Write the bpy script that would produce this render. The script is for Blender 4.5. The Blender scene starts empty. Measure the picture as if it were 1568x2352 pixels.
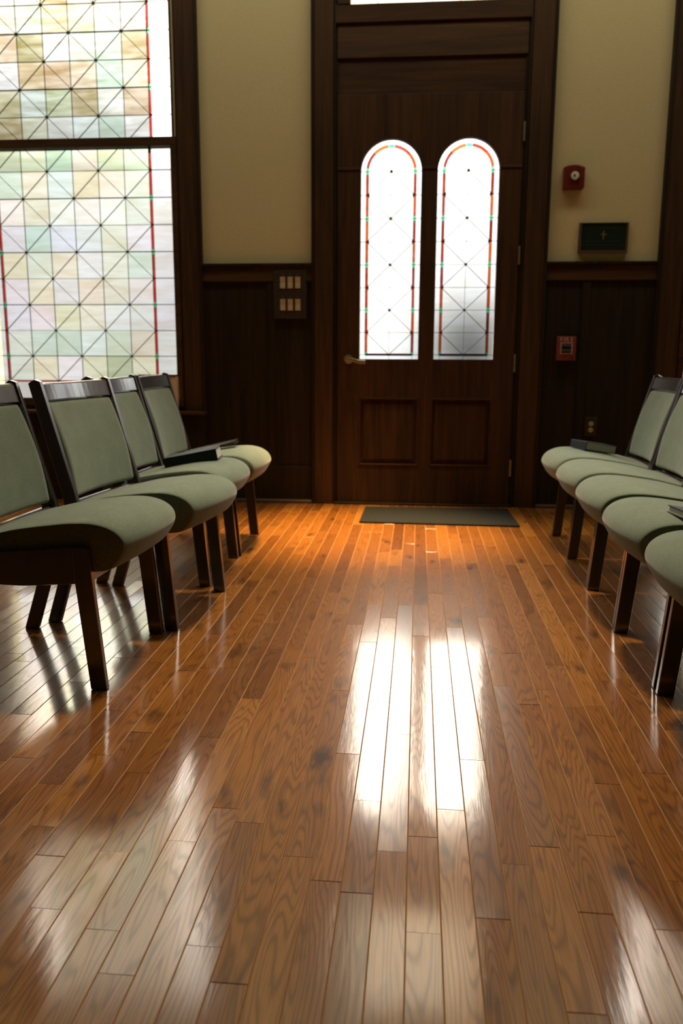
import bpy, bmesh, math, random
from mathutils import Vector, Matrix
random.seed(7)
scene = bpy.context.scene
C = scene.collection
D = 5.115            # distance to the face of the end wall's door
PW = 0.05715         # width of a floor strip
PX0 = 0.11278

# ------------------------------------------------------------------ materials
def new_mat(name):
    m = bpy.data.materials.new(name); m.use_nodes = True
    nt = m.node_tree; nt.nodes.clear()
    out = nt.nodes.new('ShaderNodeOutputMaterial')
    b = nt.nodes.new('ShaderNodeBsdfPrincipled')
    nt.links.new(b.outputs[0], out.inputs[0])
    return m, nt, b

def N(nt, t, **kw):
    n = nt.nodes.new(t)
    for k, v in kw.items(): setattr(n, k, v)
    return n

def ramp(nt, stops, fac=None):
    r = N(nt, 'ShaderNodeValToRGB')
    el = r.color_ramp.elements
    while len(el) < len(stops): el.new(0.5)
    for e, (p, c) in zip(el, stops):
        e.position = p; e.color = (c[0], c[1], c[2], 1)
    if fac is not None: nt.links.new(fac, r.inputs[0])
    return r

def plain(name, col, rough=0.5, metal=0.0, noise=0.12, scale=30, coat=0.0, spec=0.5):
    m, nt, b = new_mat(name)
    tc = N(nt, 'ShaderNodeTexCoord'); nz = N(nt, 'ShaderNodeTexNoise')
    nz.inputs['Scale'].default_value = scale; nz.inputs['Detail'].default_value = 3
    nt.links.new(tc.outputs['Object'], nz.inputs['Vector'])
    lo = [c * (1 - noise) for c in col]; hi = [c * (1 + noise) for c in col]
    r = ramp(nt, [(0.3, lo), (0.7, hi)], nz.outputs[0])
    nt.links.new(r.outputs[0], b.inputs['Base Color'])
    b.inputs['Roughness'].default_value = rough; b.inputs['Metallic'].default_value = metal
    b.inputs['Coat Weight'].default_value = coat
    b.inputs['Specular IOR Level'].default_value = spec
    return m

def wood(name, col, axis='Z', rough=0.4, var=0.45, coat=0.0, scale=1.0, spec=0.5):
    m, nt, b = new_mat(name)
    tc = N(nt, 'ShaderNodeTexCoord'); mp = N(nt, 'ShaderNodeMapping')
    s = [38 * scale] * 3; s['XYZ'.index(axis)] = 2.2 * scale
    mp.inputs['Scale'].default_value = s
    nt.links.new(tc.outputs['Object'], mp.inputs[0])
    n1 = N(nt, 'ShaderNodeTexNoise'); n1.inputs['Scale'].default_value = 1.0
    n1.inputs['Detail'].default_value = 5; n1.inputs['Distortion'].default_value = 0.6
    nt.links.new(mp.outputs[0], n1.inputs['Vector'])
    mp2 = N(nt, 'ShaderNodeMapping')
    s2 = [7 * scale] * 3; s2['XYZ'.index(axis)] = 0.7 * scale
    mp2.inputs['Scale'].default_value = s2
    nt.links.new(tc.outputs['Object'], mp2.inputs[0])
    n2 = N(nt, 'ShaderNodeTexNoise'); n2.inputs['Scale'].default_value = 1.0; n2.inputs['Detail'].default_value = 2
    nt.links.new(mp2.outputs[0], n2.inputs['Vector'])
    mx = N(nt, 'ShaderNodeMath', operation='MULTIPLY_ADD')
    nt.links.new(n1.outputs[0], mx.inputs[0]); mx.inputs[1].default_value = 0.6
    ml = N(nt, 'ShaderNodeMath', operation='MULTIPLY'); ml.inputs[1].default_value = 0.4
    nt.links.new(n2.outputs[0], ml.inputs[0]); nt.links.new(ml.outputs[0], mx.inputs[2])
    r = ramp(nt, [(0.36, [c * (1 - var) for c in col]), (0.64, [c * (1 + var) for c in col])], mx.outputs[0])
    nt.links.new(r.outputs[0], b.inputs['Base Color'])
    b.inputs['Roughness'].default_value = rough
    b.inputs['Coat Weight'].default_value = coat; b.inputs['Coat Roughness'].default_value = 0.13; b.inputs['Coat IOR'].default_value = 1.85
    b.inputs['Specular IOR Level'].default_value = spec
    bp = N(nt, 'ShaderNodeBump'); bp.inputs['Strength'].default_value = 0.15; bp.inputs['Distance'].default_value = 0.001
    nt.links.new(n1.outputs[0], bp.inputs['Height']); nt.links.new(bp.outputs[0], b.inputs['Normal'])
    return m

M = {}
M['trim_v'] = wood('dark oak trim upright', (0.052, 0.024, 0.0072), 'Z', 0.55, spec=0.25)
M['trim_h'] = wood('dark oak trim level', (0.058, 0.027, 0.008), 'X', 0.55, spec=0.25)
M['panel'] = wood('wainscot panel oak', (0.020, 0.0128, 0.0044), 'Z', 0.6, spec=0.2)
M['door'] = wood('door oak', (0.046, 0.0205, 0.0072), 'Z', 0.5, spec=0.25)
M['door_h'] = wood('door oak level', (0.046, 0.0205, 0.0072), 'X', 0.5, spec=0.25)
M['chair'] = wood('chair walnut', (0.018, 0.0095, 0.0066), 'Z', 0.35, 0.4, coat=1.0, scale=1.5)
M['plaster'] = plain('olive cream plaster', (0.58, 0.52, 0.31), 0.9, noise=0.05, scale=120, spec=0.1)
M['ceil'] = plain('ceiling plaster', (0.45, 0.42, 0.34), 0.9, noise=0.03)
M['lead'] = plain('dark leading', (0.016, 0.03, 0.022), 0.5, noise=0.2)
M['brass'] = plain('worn brass', (0.50, 0.42, 0.27), 0.32, 0.9, noise=0.1)
M['steel'] = plain('hinge metal', (0.32, 0.28, 0.2), 0.4, 0.8, noise=0.1)
M['red'] = plain('alarm red plastic', (0.13, 0.012, 0.006), 0.4, noise=0.06)
M['pullred'] = plain('call point red plastic', (0.19, 0.04, 0.033), 0.4, noise=0.06)
M['palepink'] = plain('faded white lettering', (0.62, 0.38, 0.33), 0.5, noise=0.05)
M['lens'] = plain('strobe lens', (0.62, 0.66, 0.58), 0.2, noise=0.05)
M['blackpl'] = plain('black plastic', (0.012, 0.016, 0.015), 0.35, noise=0.1)
M['greypl'] = plain('grey bar plastic', (0.07, 0.085, 0.08), 0.4, noise=0.1)
M['brownpl'] = plain('brown switch plate', (0.03, 0.019, 0.011), 0.5, noise=0.1)
M['switch'] = plain('ivory rocker', (0.46, 0.38, 0.24), 0.4, noise=0.04)
M['plaque'] = plain('dark green plaque face', (0.006, 0.019, 0.014), 0.35, noise=0.15)
M['plaquefr'] = plain('bronze plaque edge', (0.085, 0.05, 0.032), 0.45, noise=0.15)
M['gilt'] = plain('dull gilt', (0.26, 0.17, 0.10), 0.5, 0.2, noise=0.1)
M['faint'] = plain('faint plaque lettering', (0.065, 0.07, 0.055), 0.5, noise=0.1)
M['boxcard'] = plain('beige card', (0.72, 0.64, 0.48), 0.7, noise=0.05)
M['cover'] = plain('dark teal book cover', (0.006, 0.012, 0.016), 0.6, noise=0.15, coat=0.0, spec=0.22)
M['pages'] = plain('book page edges', (0.42, 0.42, 0.37), 0.6, noise=0.08, scale=200)
M['brown_cover'] = plain('dark brown book cover', (0.03, 0.014, 0.009), 0.3, noise=0.15, coat=0.4)

# sage upholstery
def fabric(name, col):
    m, nt, b = new_mat(name)
    tc = N(nt, 'ShaderNodeTexCoord')
    n1 = N(nt, 'ShaderNodeTexNoise'); n1.inputs['Scale'].default_value = 420; n1.inputs['Detail'].default_value = 2
    n2 = N(nt, 'ShaderNodeTexNoise'); n2.inputs['Scale'].default_value = 14; n2.inputs['Detail'].default_value = 3
    mp = N(nt, 'ShaderNodeMapping'); mp.inputs['Scale'].default_value = (60, 900, 900)
    n3 = N(nt, 'ShaderNodeTexNoise'); n3.inputs['Scale'].default_value = 1; n3.inputs['Detail'].default_value = 1
    for n in (n1, n2): nt.links.new(tc.outputs['Object'], n.inputs['Vector'])
    nt.links.new(tc.outputs['Object'], mp.inputs[0]); nt.links.new(mp.outputs[0], n3.inputs['Vector'])
    a = N(nt, 'ShaderNodeMath', operation='ADD'); nt.links.new(n1.outputs[0], a.inputs[0]); nt.links.new(n3.outputs[0], a.inputs[1])
    h = N(nt, 'ShaderNodeMath', operation='MULTIPLY'); h.inputs[1].default_value = 0.5; nt.links.new(a.outputs[0], h.inputs[0])
    r = ramp(nt, [(0.36, [c * 0.68 for c in col]), (0.64, [c * 1.34 for c in col])], h.outputs[0])
    r2 = ramp(nt, [(0.3, (0.9, 0.9, 0.88)), (0.7, (1.08, 1.06, 1.05))], n2.outputs[0])
    mx = N(nt, 'ShaderNodeMix', data_type='RGBA', blend_type='MULTIPLY'); mx.inputs[0].default_value = 1
    nt.links.new(r.outputs[0], mx.inputs[6]); nt.links.new(r2.outputs[0], mx.inputs[7])
    nt.links.new(mx.outputs[2], b.inputs['Base Color'])
    b.inputs['Roughness'].default_value = 0.9
    b.inputs['Sheen Weight'].default_value = 0.25; b.inputs['Sheen Roughness'].default_value = 0.4
    b.inputs['Specular IOR Level'].default_value = 0.15
    bp = N(nt, 'ShaderNodeBump'); bp.inputs['Strength'].default_value = 0.35; bp.inputs['Distance'].default_value = 0.0015
    nt.links.new(h.outputs[0], bp.inputs['Height']); nt.links.new(bp.outputs[0], b.inputs['Normal'])
    return m
M['fabric'] = fabric('sage green upholstery', (0.140, 0.172, 0.136))

# mat with ribs
def mat_rubber():
    m, nt, b = new_mat('ribbed charcoal mat')
    tc = N(nt, 'ShaderNodeTexCoord'); sx = N(nt, 'ShaderNodeSeparateXYZ'); nt.links.new(tc.outputs['Object'], sx.inputs[0])
    nz = N(nt, 'ShaderNodeTexNoise'); nz.inputs['Scale'].default_value = 90; nt.links.new(tc.outputs['Object'], nz.inputs['Vector'])
    k = N(nt, 'ShaderNodeMath', operation='MULTIPLY'); k.inputs[1].default_value = 2 * math.pi / 0.0135; nt.links.new(sx.outputs[0], k.inputs[0])
    s = N(nt, 'ShaderNodeMath', operation='SINE'); nt.links.new(k.outputs[0], s.inputs[0])
    r = ramp(nt, [(0.0, (0.005, 0.007, 0.007)), (1.0, (0.014, 0.015, 0.015))], nz.outputs[0])
    nt.links.new(r.outputs[0], b.inputs['Base Color']); b.inputs['Roughness'].default_value = 0.85; b.inputs['Specular IOR Level'].default_value = 0.2
    bp = N(nt, 'ShaderNodeBump'); bp.inputs['Strength'].default_value = 0.6; bp.inputs['Distance'].default_value = 0.003
    nt.links.new(s.outputs[0], bp.inputs['Height']); nt.links.new(bp.outputs[0], b.inputs['Normal'])
    return m
M['mat'] = mat_rubber()

# floor
def floor_material():
    m, nt, b = new_mat('varnished oak strip floor')
    uv = N(nt, 'ShaderNodeUVMap'); uv.uv_map = 'UVMap'
    at = N(nt, 'ShaderNodeAttribute'); at.attribute_name = 'plank'
    sp = N(nt, 'ShaderNodeSeparateColor'); nt.links.new(at.outputs['Color'], sp.inputs[0])
    # fine pores
    mp = N(nt, 'ShaderNodeMapping'); mp.inputs['Scale'].default_value = (420, 9, 1)
    nt.links.new(uv.outputs[0], mp.inputs[0])
    n1 = N(nt, 'ShaderNodeTexNoise'); n1.inputs['Scale'].default_value = 1; n1.inputs['Detail'].default_value = 4; n1.inputs['Distortion'].default_value = 0.3
    nt.links.new(mp.outputs[0], n1.inputs['Vector'])
    # cathedral rings
    mp2 = N(nt, 'ShaderNodeMapping'); mp2.inputs['Scale'].default_value = (15, 1.25, 1)
    nt.links.new(uv.outputs[0], mp2.inputs[0])
    n2 = N(nt, 'ShaderNodeTexNoise'); n2.inputs['Scale'].default_value = 1; n2.inputs['Detail'].default_value = 1.5
    nt.links.new(mp2.outputs[0], n2.inputs['Vector'])
    k = N(nt, 'ShaderNodeMath', operation='MULTIPLY'); k.inputs[1].default_value = 150; nt.links.new(n2.outputs[0], k.inputs[0])
    s = N(nt, 'ShaderNodeMath', operation='SINE'); nt.links.new(k.outputs[0], s.inputs[0])
    s2 = N(nt, 'ShaderNodeMath', operation='MULTIPLY_ADD'); s2.inputs[1].default_value = 0.5; s2.inputs[2].default_value = 0.5
    nt.links.new(s.outputs[0], s2.inputs[0])
    pw = N(nt, 'ShaderNodeMath', operation='POWER'); pw.inputs[1].default_value = 3.0; nt.links.new(s2.outputs[0], pw.inputs[0])
    # grain factor
    g0 = N(nt, 'ShaderNodeMath', operation='MULTIPLY_ADD'); g0.inputs[1].default_value = 1.5; g0.inputs[2].default_value = -0.1; nt.links.new(n1.outputs[0], g0.inputs[0])
    g = N(nt, 'ShaderNodeMath', operation='MULTIPLY'); nt.links.new(pw.outputs[0], g.inputs[0]); nt.links.new(g0.outputs[0], g.inputs[1])
    base = ramp(nt, [(0.0, (0.125, 0.041, 0.0055)), (0.3, (0.20, 0.070, 0.0090)), (0.62, (0.285, 0.106, 0.0140)), (0.85, (0.36, 0.150, 0.024)), (1.0, (0.42, 0.19, 0.038))], sp.outputs[0])
    dark = ramp(nt, [(0.0, (1.08, 1.07, 1.05)), (0.35, (0.78, 0.74, 0.68)), (0.75, (0.42, 0.36, 0.30))], g.outputs[0])
    mx = N(nt, 'ShaderNodeMix', data_type='RGBA', blend_type='MULTIPLY'); mx.inputs[0].default_value = 0.78
    nt.links.new(base.outputs[0], mx.inputs[6]); nt.links.new(dark.outputs[0], mx.inputs[7])
    # pores
    pr = ramp(nt, [(0.36, (0.62, 0.58, 0.54)), (0.52, (1.05, 1.05, 1.05))], n1.outputs[0])
    mx2 = N(nt, 'ShaderNodeMix', data_type='RGBA', blend_type='MULTIPLY'); mx2.inputs[0].default_value = 0.75
    nt.links.new(mx.outputs[2], mx2.inputs[6]); nt.links.new(pr.outputs[0], mx2.inputs[7])
    # knots and dark mineral smudges
    mp3 = N(nt, 'ShaderNodeMapping'); mp3.inputs['Scale'].default_value = (13, 5, 1)
    nt.links.new(uv.outputs[0], mp3.inputs[0])
    n3 = N(nt, 'ShaderNodeTexNoise'); n3.inputs['Scale'].default_value = 1; n3.inputs['Detail'].default_value = 3
    nt.links.new(mp3.outputs[0], n3.inputs['Vector'])
    sm = ramp(nt, [(0.26, (0.28, 0.25, 0.22)), (0.40, (1, 1, 1))], n3.outputs[0])
    mx3 = N(nt, 'ShaderNodeMix', data_type='RGBA', blend_type='MULTIPLY'); mx3.inputs[0].default_value = 1
    nt.links.new(mx2.outputs[2], mx3.inputs[6]); nt.links.new(sm.outputs[0], mx3.inputs[7])
    # eased long edges where the stain is worn back to pale wood
    mx5 = N(nt, 'ShaderNodeMix', data_type='RGBA'); mx5.inputs[7].default_value = (0.42, 0.21, 0.085, 1)
    pb = N(nt, 'ShaderNodeMath', operation='POWER'); pb.inputs[1].default_value = 4; nt.links.new(sp.outputs[2], pb.inputs[0]); nt.links.new(pb.outputs[0], mx5.inputs[0]); nt.links.new(mx3.outputs[2], mx5.inputs[6])
    nt.links.new(mx5.outputs[2], b.inputs['Base Color'])
    b.inputs['Roughness'].default_value = 0.42
    b.inputs['Specular IOR Level'].default_value = 0.15
    cw = N(nt, 'ShaderNodeMath', operation='SUBTRACT'); cw.inputs[0].default_value = 1.0; nt.links.new(sp.outputs[2], cw.inputs[1])
    cg = N(nt, 'ShaderNodeMath', operation='MULTIPLY_ADD'); cg.inputs[1].default_value = -0.3; cg.inputs[2].default_value = 1.0; nt.links.new(g.outputs[0], cg.inputs[0])
    cm = N(nt, 'ShaderNodeMath', operation='MULTIPLY', use_clamp=True); nt.links.new(cw.outputs[0], cm.inputs[0]); nt.links.new(cg.outputs[0], cm.inputs[1])
    nt.links.new(cm.outputs[0], b.inputs['Coat Weight'])
    b.inputs['Coat IOR'].default_value = 1.85
    rr = N(nt, 'ShaderNodeMapRange'); nt.links.new(sp.outputs[1], rr.inputs[0])
    rr.inputs[3].default_value = 0.07; rr.inputs[4].default_value = 0.17
    nt.links.new(rr.outputs[0], b.inputs['Coat Roughness'])
    nb = N(nt, 'ShaderNodeTexNoise'); nb.inputs['Scale'].default_value = 1; nb.inputs['Detail'].default_value = 2
    mp4 = N(nt, 'ShaderNodeMapping'); mp4.inputs['Scale'].default_value = (60, 12, 1)
    nt.links.new(uv.outputs[0], mp4.inputs[0]); nt.links.new(mp4.outputs[0], nb.inputs['Vector'])
    ad = N(nt, 'ShaderNodeMath', operation='MULTIPLY_ADD'); ad.inputs[1].default_value = 0.25
    nt.links.new(n1.outputs[0], ad.inputs[0]); nt.links.new(nb.outputs[0], ad.inputs[2])
    bp = N(nt, 'ShaderNodeBump'); bp.inputs['Strength'].default_value = 0.22; bp.inputs['Distance'].default_value = 0.0006
    nt.links.new(ad.outputs[0], bp.inputs['Height'])
    nt.links.new(bp.outputs[0], b.inputs['Coat Normal']); nt.links.new(bp.outputs[0], b.inputs['Normal'])
    return m
M['floor'] = floor_material()

def glass_material():
    """opalescent leaded glass: tinted light passes through, tint stored per pane"""
    m = bpy.data.materials.new('opalescent glass'); m.use_nodes = True
    nt = m.node_tree; nt.nodes.clear()
    out = N(nt, 'ShaderNodeOutputMaterial')
    at = N(nt, 'ShaderNodeAttribute'); at.attribute_name = 'tint'
    tc = N(nt, 'ShaderNodeTexCoord'); mp = N(nt, 'ShaderNodeMapping'); mp.inputs['Scale'].default_value = (5, 5, 26)
    nt.links.new(tc.outputs['Object'], mp.inputs[0])
    nz = N(nt, 'ShaderNodeTexNoise'); nz.inputs['Scale'].default_value = 1; nz.inputs['Detail'].default_value = 3; nz.inputs['Distortion'].default_value = 0.5
    nt.links.new(mp.outputs[0], nz.inputs['Vector'])
    # streaks pull the colour towards its own square where dense and towards white where thin
    fac = N(nt, 'ShaderNodeMapRange'); fac.inputs[1].default_value = 0.32; fac.inputs[2].default_value = 0.68
    fac.inputs[3].default_value = 0.0; fac.inputs[4].default_value = 1.0
    nt.links.new(nz.outputs[0], fac.inputs[0])
    lite = N(nt, 'ShaderNodeMix', data_type='RGBA'); lite.inputs[0].default_value = 0.12; lite.inputs[7].default_value = (.2, .2, .2, 1)
    nt.links.new(at.outputs['Color'], lite.inputs[6])
    dk = N(nt, 'ShaderNodeMix', data_type='RGBA', blend_type='MULTIPLY'); dk.inputs[0].default_value = 1.0
    nt.links.new(at.outputs['Color'], dk.inputs[6]); dk.inputs[7].default_value = (0.86, 0.82, 0.74, 1)
    mx = N(nt, 'ShaderNodeMix', data_type='RGBA'); nt.links.new(fac.outputs[0], mx.inputs[0])
    nt.links.new(dk.outputs[2], mx.inputs[6]); nt.links.new(lite.outputs[2], mx.inputs[7])
    gm = N(nt, 'ShaderNodeGamma'); gm.inputs[1].default_value = 0.5      # light crosses two faces
    nt.links.new(mx.outputs[2], gm.inputs[0])
    tr = N(nt, 'ShaderNodeBsdfTransparent'); nt.links.new(gm.outputs[0], tr.inputs[0])
    gl = N(nt, 'ShaderNodeBsdfGlossy'); gl.inputs['Roughness'].default_value = 0.15
    ms = N(nt, 'ShaderNodeMixShader'); ms.inputs[0].default_value = 0.03
    nt.links.new(tr.outputs[0], ms.inputs[1]); nt.links.new(gl.outputs[0], ms.inputs[2])
    nt.links.new(ms.outputs[0], out.inputs[0])
    return m
M['glass'] = glass_material()

# ------------------------------------------------------------------ mesh helpers
class MB:
    def __init__(s): s.v = []; s.f = []; s.col = []
    def box(s, x0, x1, y0, y1, z0, z1, col=None):
        n = len(s.v)
        s.v += [(x0,y0,z0),(x1,y0,z0),(x1,y1,z0),(x0,y1,z0),(x0,y0,z1),(x1,y0,z1),(x1,y1,z1),(x0,y1,z1)]
        s.f += [(n,n+3,n+2,n+1),(n+4,n+5,n+6,n+7),(n,n+1,n+5,n+4),(n+1,n+2,n+6,n+5),(n+2,n+3,n+7,n+6),(n+3,n,n+4,n+7)]
        s.col += [col] * 6
        return s
    def prism(s, poly, a0, a1, axis='Y', col=None):
        """poly in the plane across axis, extruded a0..a1; axis Y: (x,z); axis X: (y,z); axis Z: (x,y)"""
        n = len(s.v); k = len(poly)
        for a in (a0, a1):
            for p, q in poly:
                s.v.append({'Y': (p, a, q), 'X': (a, p, q), 'Z': (p, q, a)}[axis])
        s.f.append(tuple(range(n, n + k))); s.f.append(tuple(range(n + 2*k - 1, n + k - 1, -1)))
        for i in range(k):
            j = (i + 1) % k
            s.f.append((n + i, n + k + i, n + k + j, n + j))
        s.col += [col] * (k + 2)
        return s
    def bar(s, p, q, w, t, y):
        """flat strip in the wall plane from p to q ((x,z)), width w, thickness t about y"""
        dx, dz = q[0]-p[0], q[1]-p[1]; L = math.hypot(dx, dz)
        if L < 1e-6: return s
        nx, nz = -dz/L*w/2, dx/L*w/2
        return s.prism([(p[0]+nx,p[1]+nz),(q[0]+nx,q[1]+nz),(q[0]-nx,q[1]-nz),(p[0]-nx,p[1]-nz)], y-t/2, y+t/2)
    def disc(s, c, r, y0, y1, n=20):
        return s.prism([(c[0]+r*math.cos(2*math.pi*i/n), c[1]+r*math.sin(2*math.pi*i/n)) for i in range(n)], y0, y1)
    def mesh(s, name, colname=None):
        me = bpy.data.meshes.new(name); me.from_pydata(s.v, [], s.f); me.update()
        if colname:
            ca = me.color_attributes.new(colname, 'FLOAT_COLOR', 'CORNER')
            for p in me.polygons:
                c = s.col[p.index] or (1, 1, 1)
                for li in p.loop_indices: ca.data[li].color = (c[0], c[1], c[2], 1)
        bm = bmesh.new(); bm.from_mesh(me); bmesh.ops.recalc_face_normals(bm, faces=bm.faces); bm.to_mesh(me); bm.free()
        return me
    def build(s, name, mat, parent=None, bevel=0.0, seg=2, colname=None, smooth=False):
        return link(name, s.mesh(name, colname), mat, parent, bevel, seg, smooth)

def link(name, me, mat, parent=None, bevel=0.0, seg=2, smooth=False):
    o = bpy.data.objects.new(name, me); C.objects.link(o)
    me.materials.clear(); me.materials.append(mat)
    if parent is not None:
        o.parent = parent
    if smooth:
        me.polygons.foreach_set('use_smooth', [True] * len(me.polygons))
    if bevel > 0:
        b = o.modifiers.new('bevel', 'BEVEL'); b.width = bevel; b.segments = seg; b.limit_method = 'ANGLE'; b.angle_limit = math.radians(40)
    return o

def empty(name, loc=(0, 0, 0), rz=0.0):
    o = bpy.data.objects.new(name, None); C.objects.link(o)
    o.empty_display_size = 0.05; o.location = loc; o.rotation_euler = (0, 0, rz)
    return o

def tag(o, label=None, cat=None, group=None, kind=None):
    if label: o['label'] = label
    if cat: o['category'] = cat
    if group: o['group'] = group
    if kind: o['kind'] = kind
    return o
def struct(o): o['kind'] = 'structure'; return o

def inset(bm_parent_inv, verts): pass

def plate_mesh(name, outer, holes, y0, y1, bevel=0.0):
    """board in the XZ plane with openings, real thickness y0..y1"""
    cu = bpy.data.curves.new(name, 'CURVE'); cu.dimensions = '2D'; cu.fill_mode = 'BOTH'
    cu.extrude = (y1 - y0) / 2 - bevel; cu.bevel_depth = bevel; cu.bevel_resolution = 1; cu.offset = -bevel
    for loop in [outer] + holes:
        sp = cu.splines.new('POLY'); sp.points.add(len(loop) - 1); sp.use_cyclic_u = True
        for p, q in zip(sp.points, loop): p.co = (q[0], q[1], 0, 1)
    ob = bpy.data.objects.new(name, cu); C.objects.link(ob)
    dg = bpy.context.evaluated_depsgraph_get()
    me = bpy.data.meshes.new_from_object(ob.evaluated_get(dg))
    bpy.data.objects.remove(ob)
    ym = (y0 + y1) / 2
    for v in me.vertices:
        x, z, d = v.co; v.co = (x, ym - d, z)
    bm = bmesh.new(); bm.from_mesh(me); bmesh.ops.remove_doubles(bm, verts=bm.verts, dist=1e-5)
    bmesh.ops.recalc_face_normals(bm, faces=bm.faces); bm.to_mesh(me); bm.free()
    me.name = name
    return me
def rect(x0, x1, z0, z1): return [(x0, z0), (x1, z0), (x1, z1), (x0, z1)]
def arch(xc, r, z0, zs, n=24):
    return [(xc - r, z0), (xc + r, z0)] + [(xc + r*math.cos(math.pi*i/n), zs + r*math.sin(math.pi*i/n)) for i in range(n + 1)]

# ------------------------------------------------------------------ room shell
XL, XR, YF, ZC = -3.6, 3.6, -8.5, 4.7
WL = (-2.735, -1.505)        # left window glass, right one mirrored about the door
WR = (1.562, 2.80)
WZ0, WZ1 = 0.62, 3.85
DX0, DX1 = -0.505, 0.582     # door opening
Yw = D + 0.012               # plaster face

wall = plate_mesh('wall_back', rect(XL, XR, 0, ZC),
    [rect(WL[0]-.02, WL[1]+.02, WZ0-.02, WZ1), rect(WR[0]-.02, WR[1]+.02, WZ0-.02, WZ1), rect(DX0-.012, DX1+.012, 0.0005, 3.85)], Yw, Yw + 0.2)
struct(link('wall_back', wall, M['plaster']))
b = MB().box(XL-.1, XL, YF, Yw+.2, 0, ZC); struct(b.build('wall_left', M['plaster']))
b = MB().box(XR, XR+.1, YF, Yw+.2, 0, ZC); struct(b.build('wall_right', M['plaster']))
b = MB().box(XL-.1, XR+.1, YF-.1, YF, 0, ZC); struct(b.build('wall_front', M['plaster']))
b = MB().box(XL-.1, XR+.1, YF-.1, Yw+.2, ZC, ZC+.1); struct(b.build('ceiling', M['ceil']))

# floor: individual strips with eased edges, slightly uneven
def build_floor():
    joints = {}
    for c, y in [(-16,1.57),(-15,1.412),(-15,1.707),(-14,1.319),(-12,1.343),(-11,1.135),(-10,1.043),(-10,1.389),(-9,1.511),(-8,1.114),(-8,1.464),(-7,1.042),(-7,2.824),(-6,1.361),(-5,1.771),(-4,1.268),(-4,1.57),(-4,2.074),(-4,2.801),(-3,1.395),(-3,1.886),(-3,2.408),(-3,2.965),(-2,1.178),(-2,1.448),(-2,2.62),(-1,1.552),(-1,1.939),(-1,2.343),(-1,3.129),(0,1.223),(0,1.77),(0,2.112),(1,1.377),(1,2.951),(3,1.254),(4,1.486),(5,1.69)]:
        joints.setdefault(c, []).append(y)
    verts, faces, cols, uvs = [], [], [], []
    rnd = random.Random(11)
    c0 = int(math.floor((XL - PX0) / PW)); c1 = int(math.ceil((XR - PX0) / PW))
    ch = 0.0011; gap = 0.00035
    # brightness tuned strips in the middle of the aisle
    for c in range(c0, c1):
        js = sorted(joints.get(c, []))
        if js:
            ys = [js[0]]
            while ys[0] > YF: ys.insert(0, ys[0] - rnd.uniform(0.35, 1.0))
            k = 1
            ys += js[1:]
            while ys[-1] < Yw: ys.append(ys[-1] + rnd.uniform(0.3, 0.95))
        else:
            ys = [YF - rnd.uniform(0, 0.8)]
            while ys[-1] < Yw: ys.append(ys[-1] + rnd.uniform(0.28, 1.05))
        ys[0] = YF; ys[-1] = Yw + 0.02
        xa = PX0 + c * PW + gap; xb = PX0 + (c + 1) * PW - gap
        xa = max(xa, XL); xb = min(xb, XR)
        for ya, yb in zip(ys[:-1], ys[1:]):
            if yb - ya < 0.02: continue
            ya += gap; yb -= gap
            tx = rnd.gauss(0, 0.0036); ty = rnd.gauss(0, 0.0006); lift = rnd.uniform(-0.0001, 0.0001)
            tx = max(-0.009, min(0.009, tx))
            W2 = (xb - xa) / 2
            def z(x, y, d=0): return lift - d + tx * (x - (xa + xb)/2) + ty * max(-0.3, min(0.3, (y - (ya+yb)/2))) - 0.0008
            ce = ch if rnd.random() < 0.3 else ch*0.25
            tone = min(1, max(0, rnd.gauss(0.44, 0.16))); rg = rnd.random(); hu = rnd.random()
            n = len(verts)
            for (xx, yy, dd) in [(xa+ch, ya+ce, 0), (xb-ch, ya+ce, 0), (xb-ch, yb-ce, 0), (xa+ch, yb-ce, 0),
                                 (xa, ya, ch*.8), (xb, ya, ch*.8), (xb, yb, ch*.8), (xa, yb, ch*.8)]:
                verts.append((xx, yy, z(xx, yy, dd)))
            for (xx, yy) in [(xa, ya), (xb, ya), (xb, yb), (xa, yb)]: verts.append((xx, yy, -0.02))
            fs = [(0,1,2,3), (4,5,1,0), (5,6,2,1), (6,7,3,2), (7,4,0,3), (8,9,5,4), (9,10,6,5), (10,11,7,6), (11,8,4,7), (11,10,9,8)]
            ou, ov = rnd.uniform(0, 50), rnd.uniform(0, 50)
            for f in fs:
                edge = 1.0 if f in ((5,6,2,1), (7,4,0,3)) else (0.7 if f in ((4,5,1,0), (6,7,3,2)) else 0.0)
                faces.append(tuple(n + i for i in f)); cols.append((tone, rg, edge))
                uvs.append([(verts[n+i][0] + ou, verts[n+i][1] + ov) for i in f])
    me = bpy.data.meshes.new('floor'); me.from_pydata(verts, [], faces); me.update()
    ca = me.color_attributes.new('plank', 'FLOAT_COLOR', 'CORNER'); ul = me.uv_layers.new(name='UVMap')
    for p in me.polygons:
        for k, li in enumerate(p.loop_indices):
            ca.data[li].color = (*cols[p.index], 1); ul.data[li].uv = uvs[p.index][k]
    return me
struct(link('floor', build_floor(), M['floor']))
struct(MB().box(XL, XR, YF, Yw+.2, -0.06, -0.021).build('floor_subbase', M['panel']))

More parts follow.
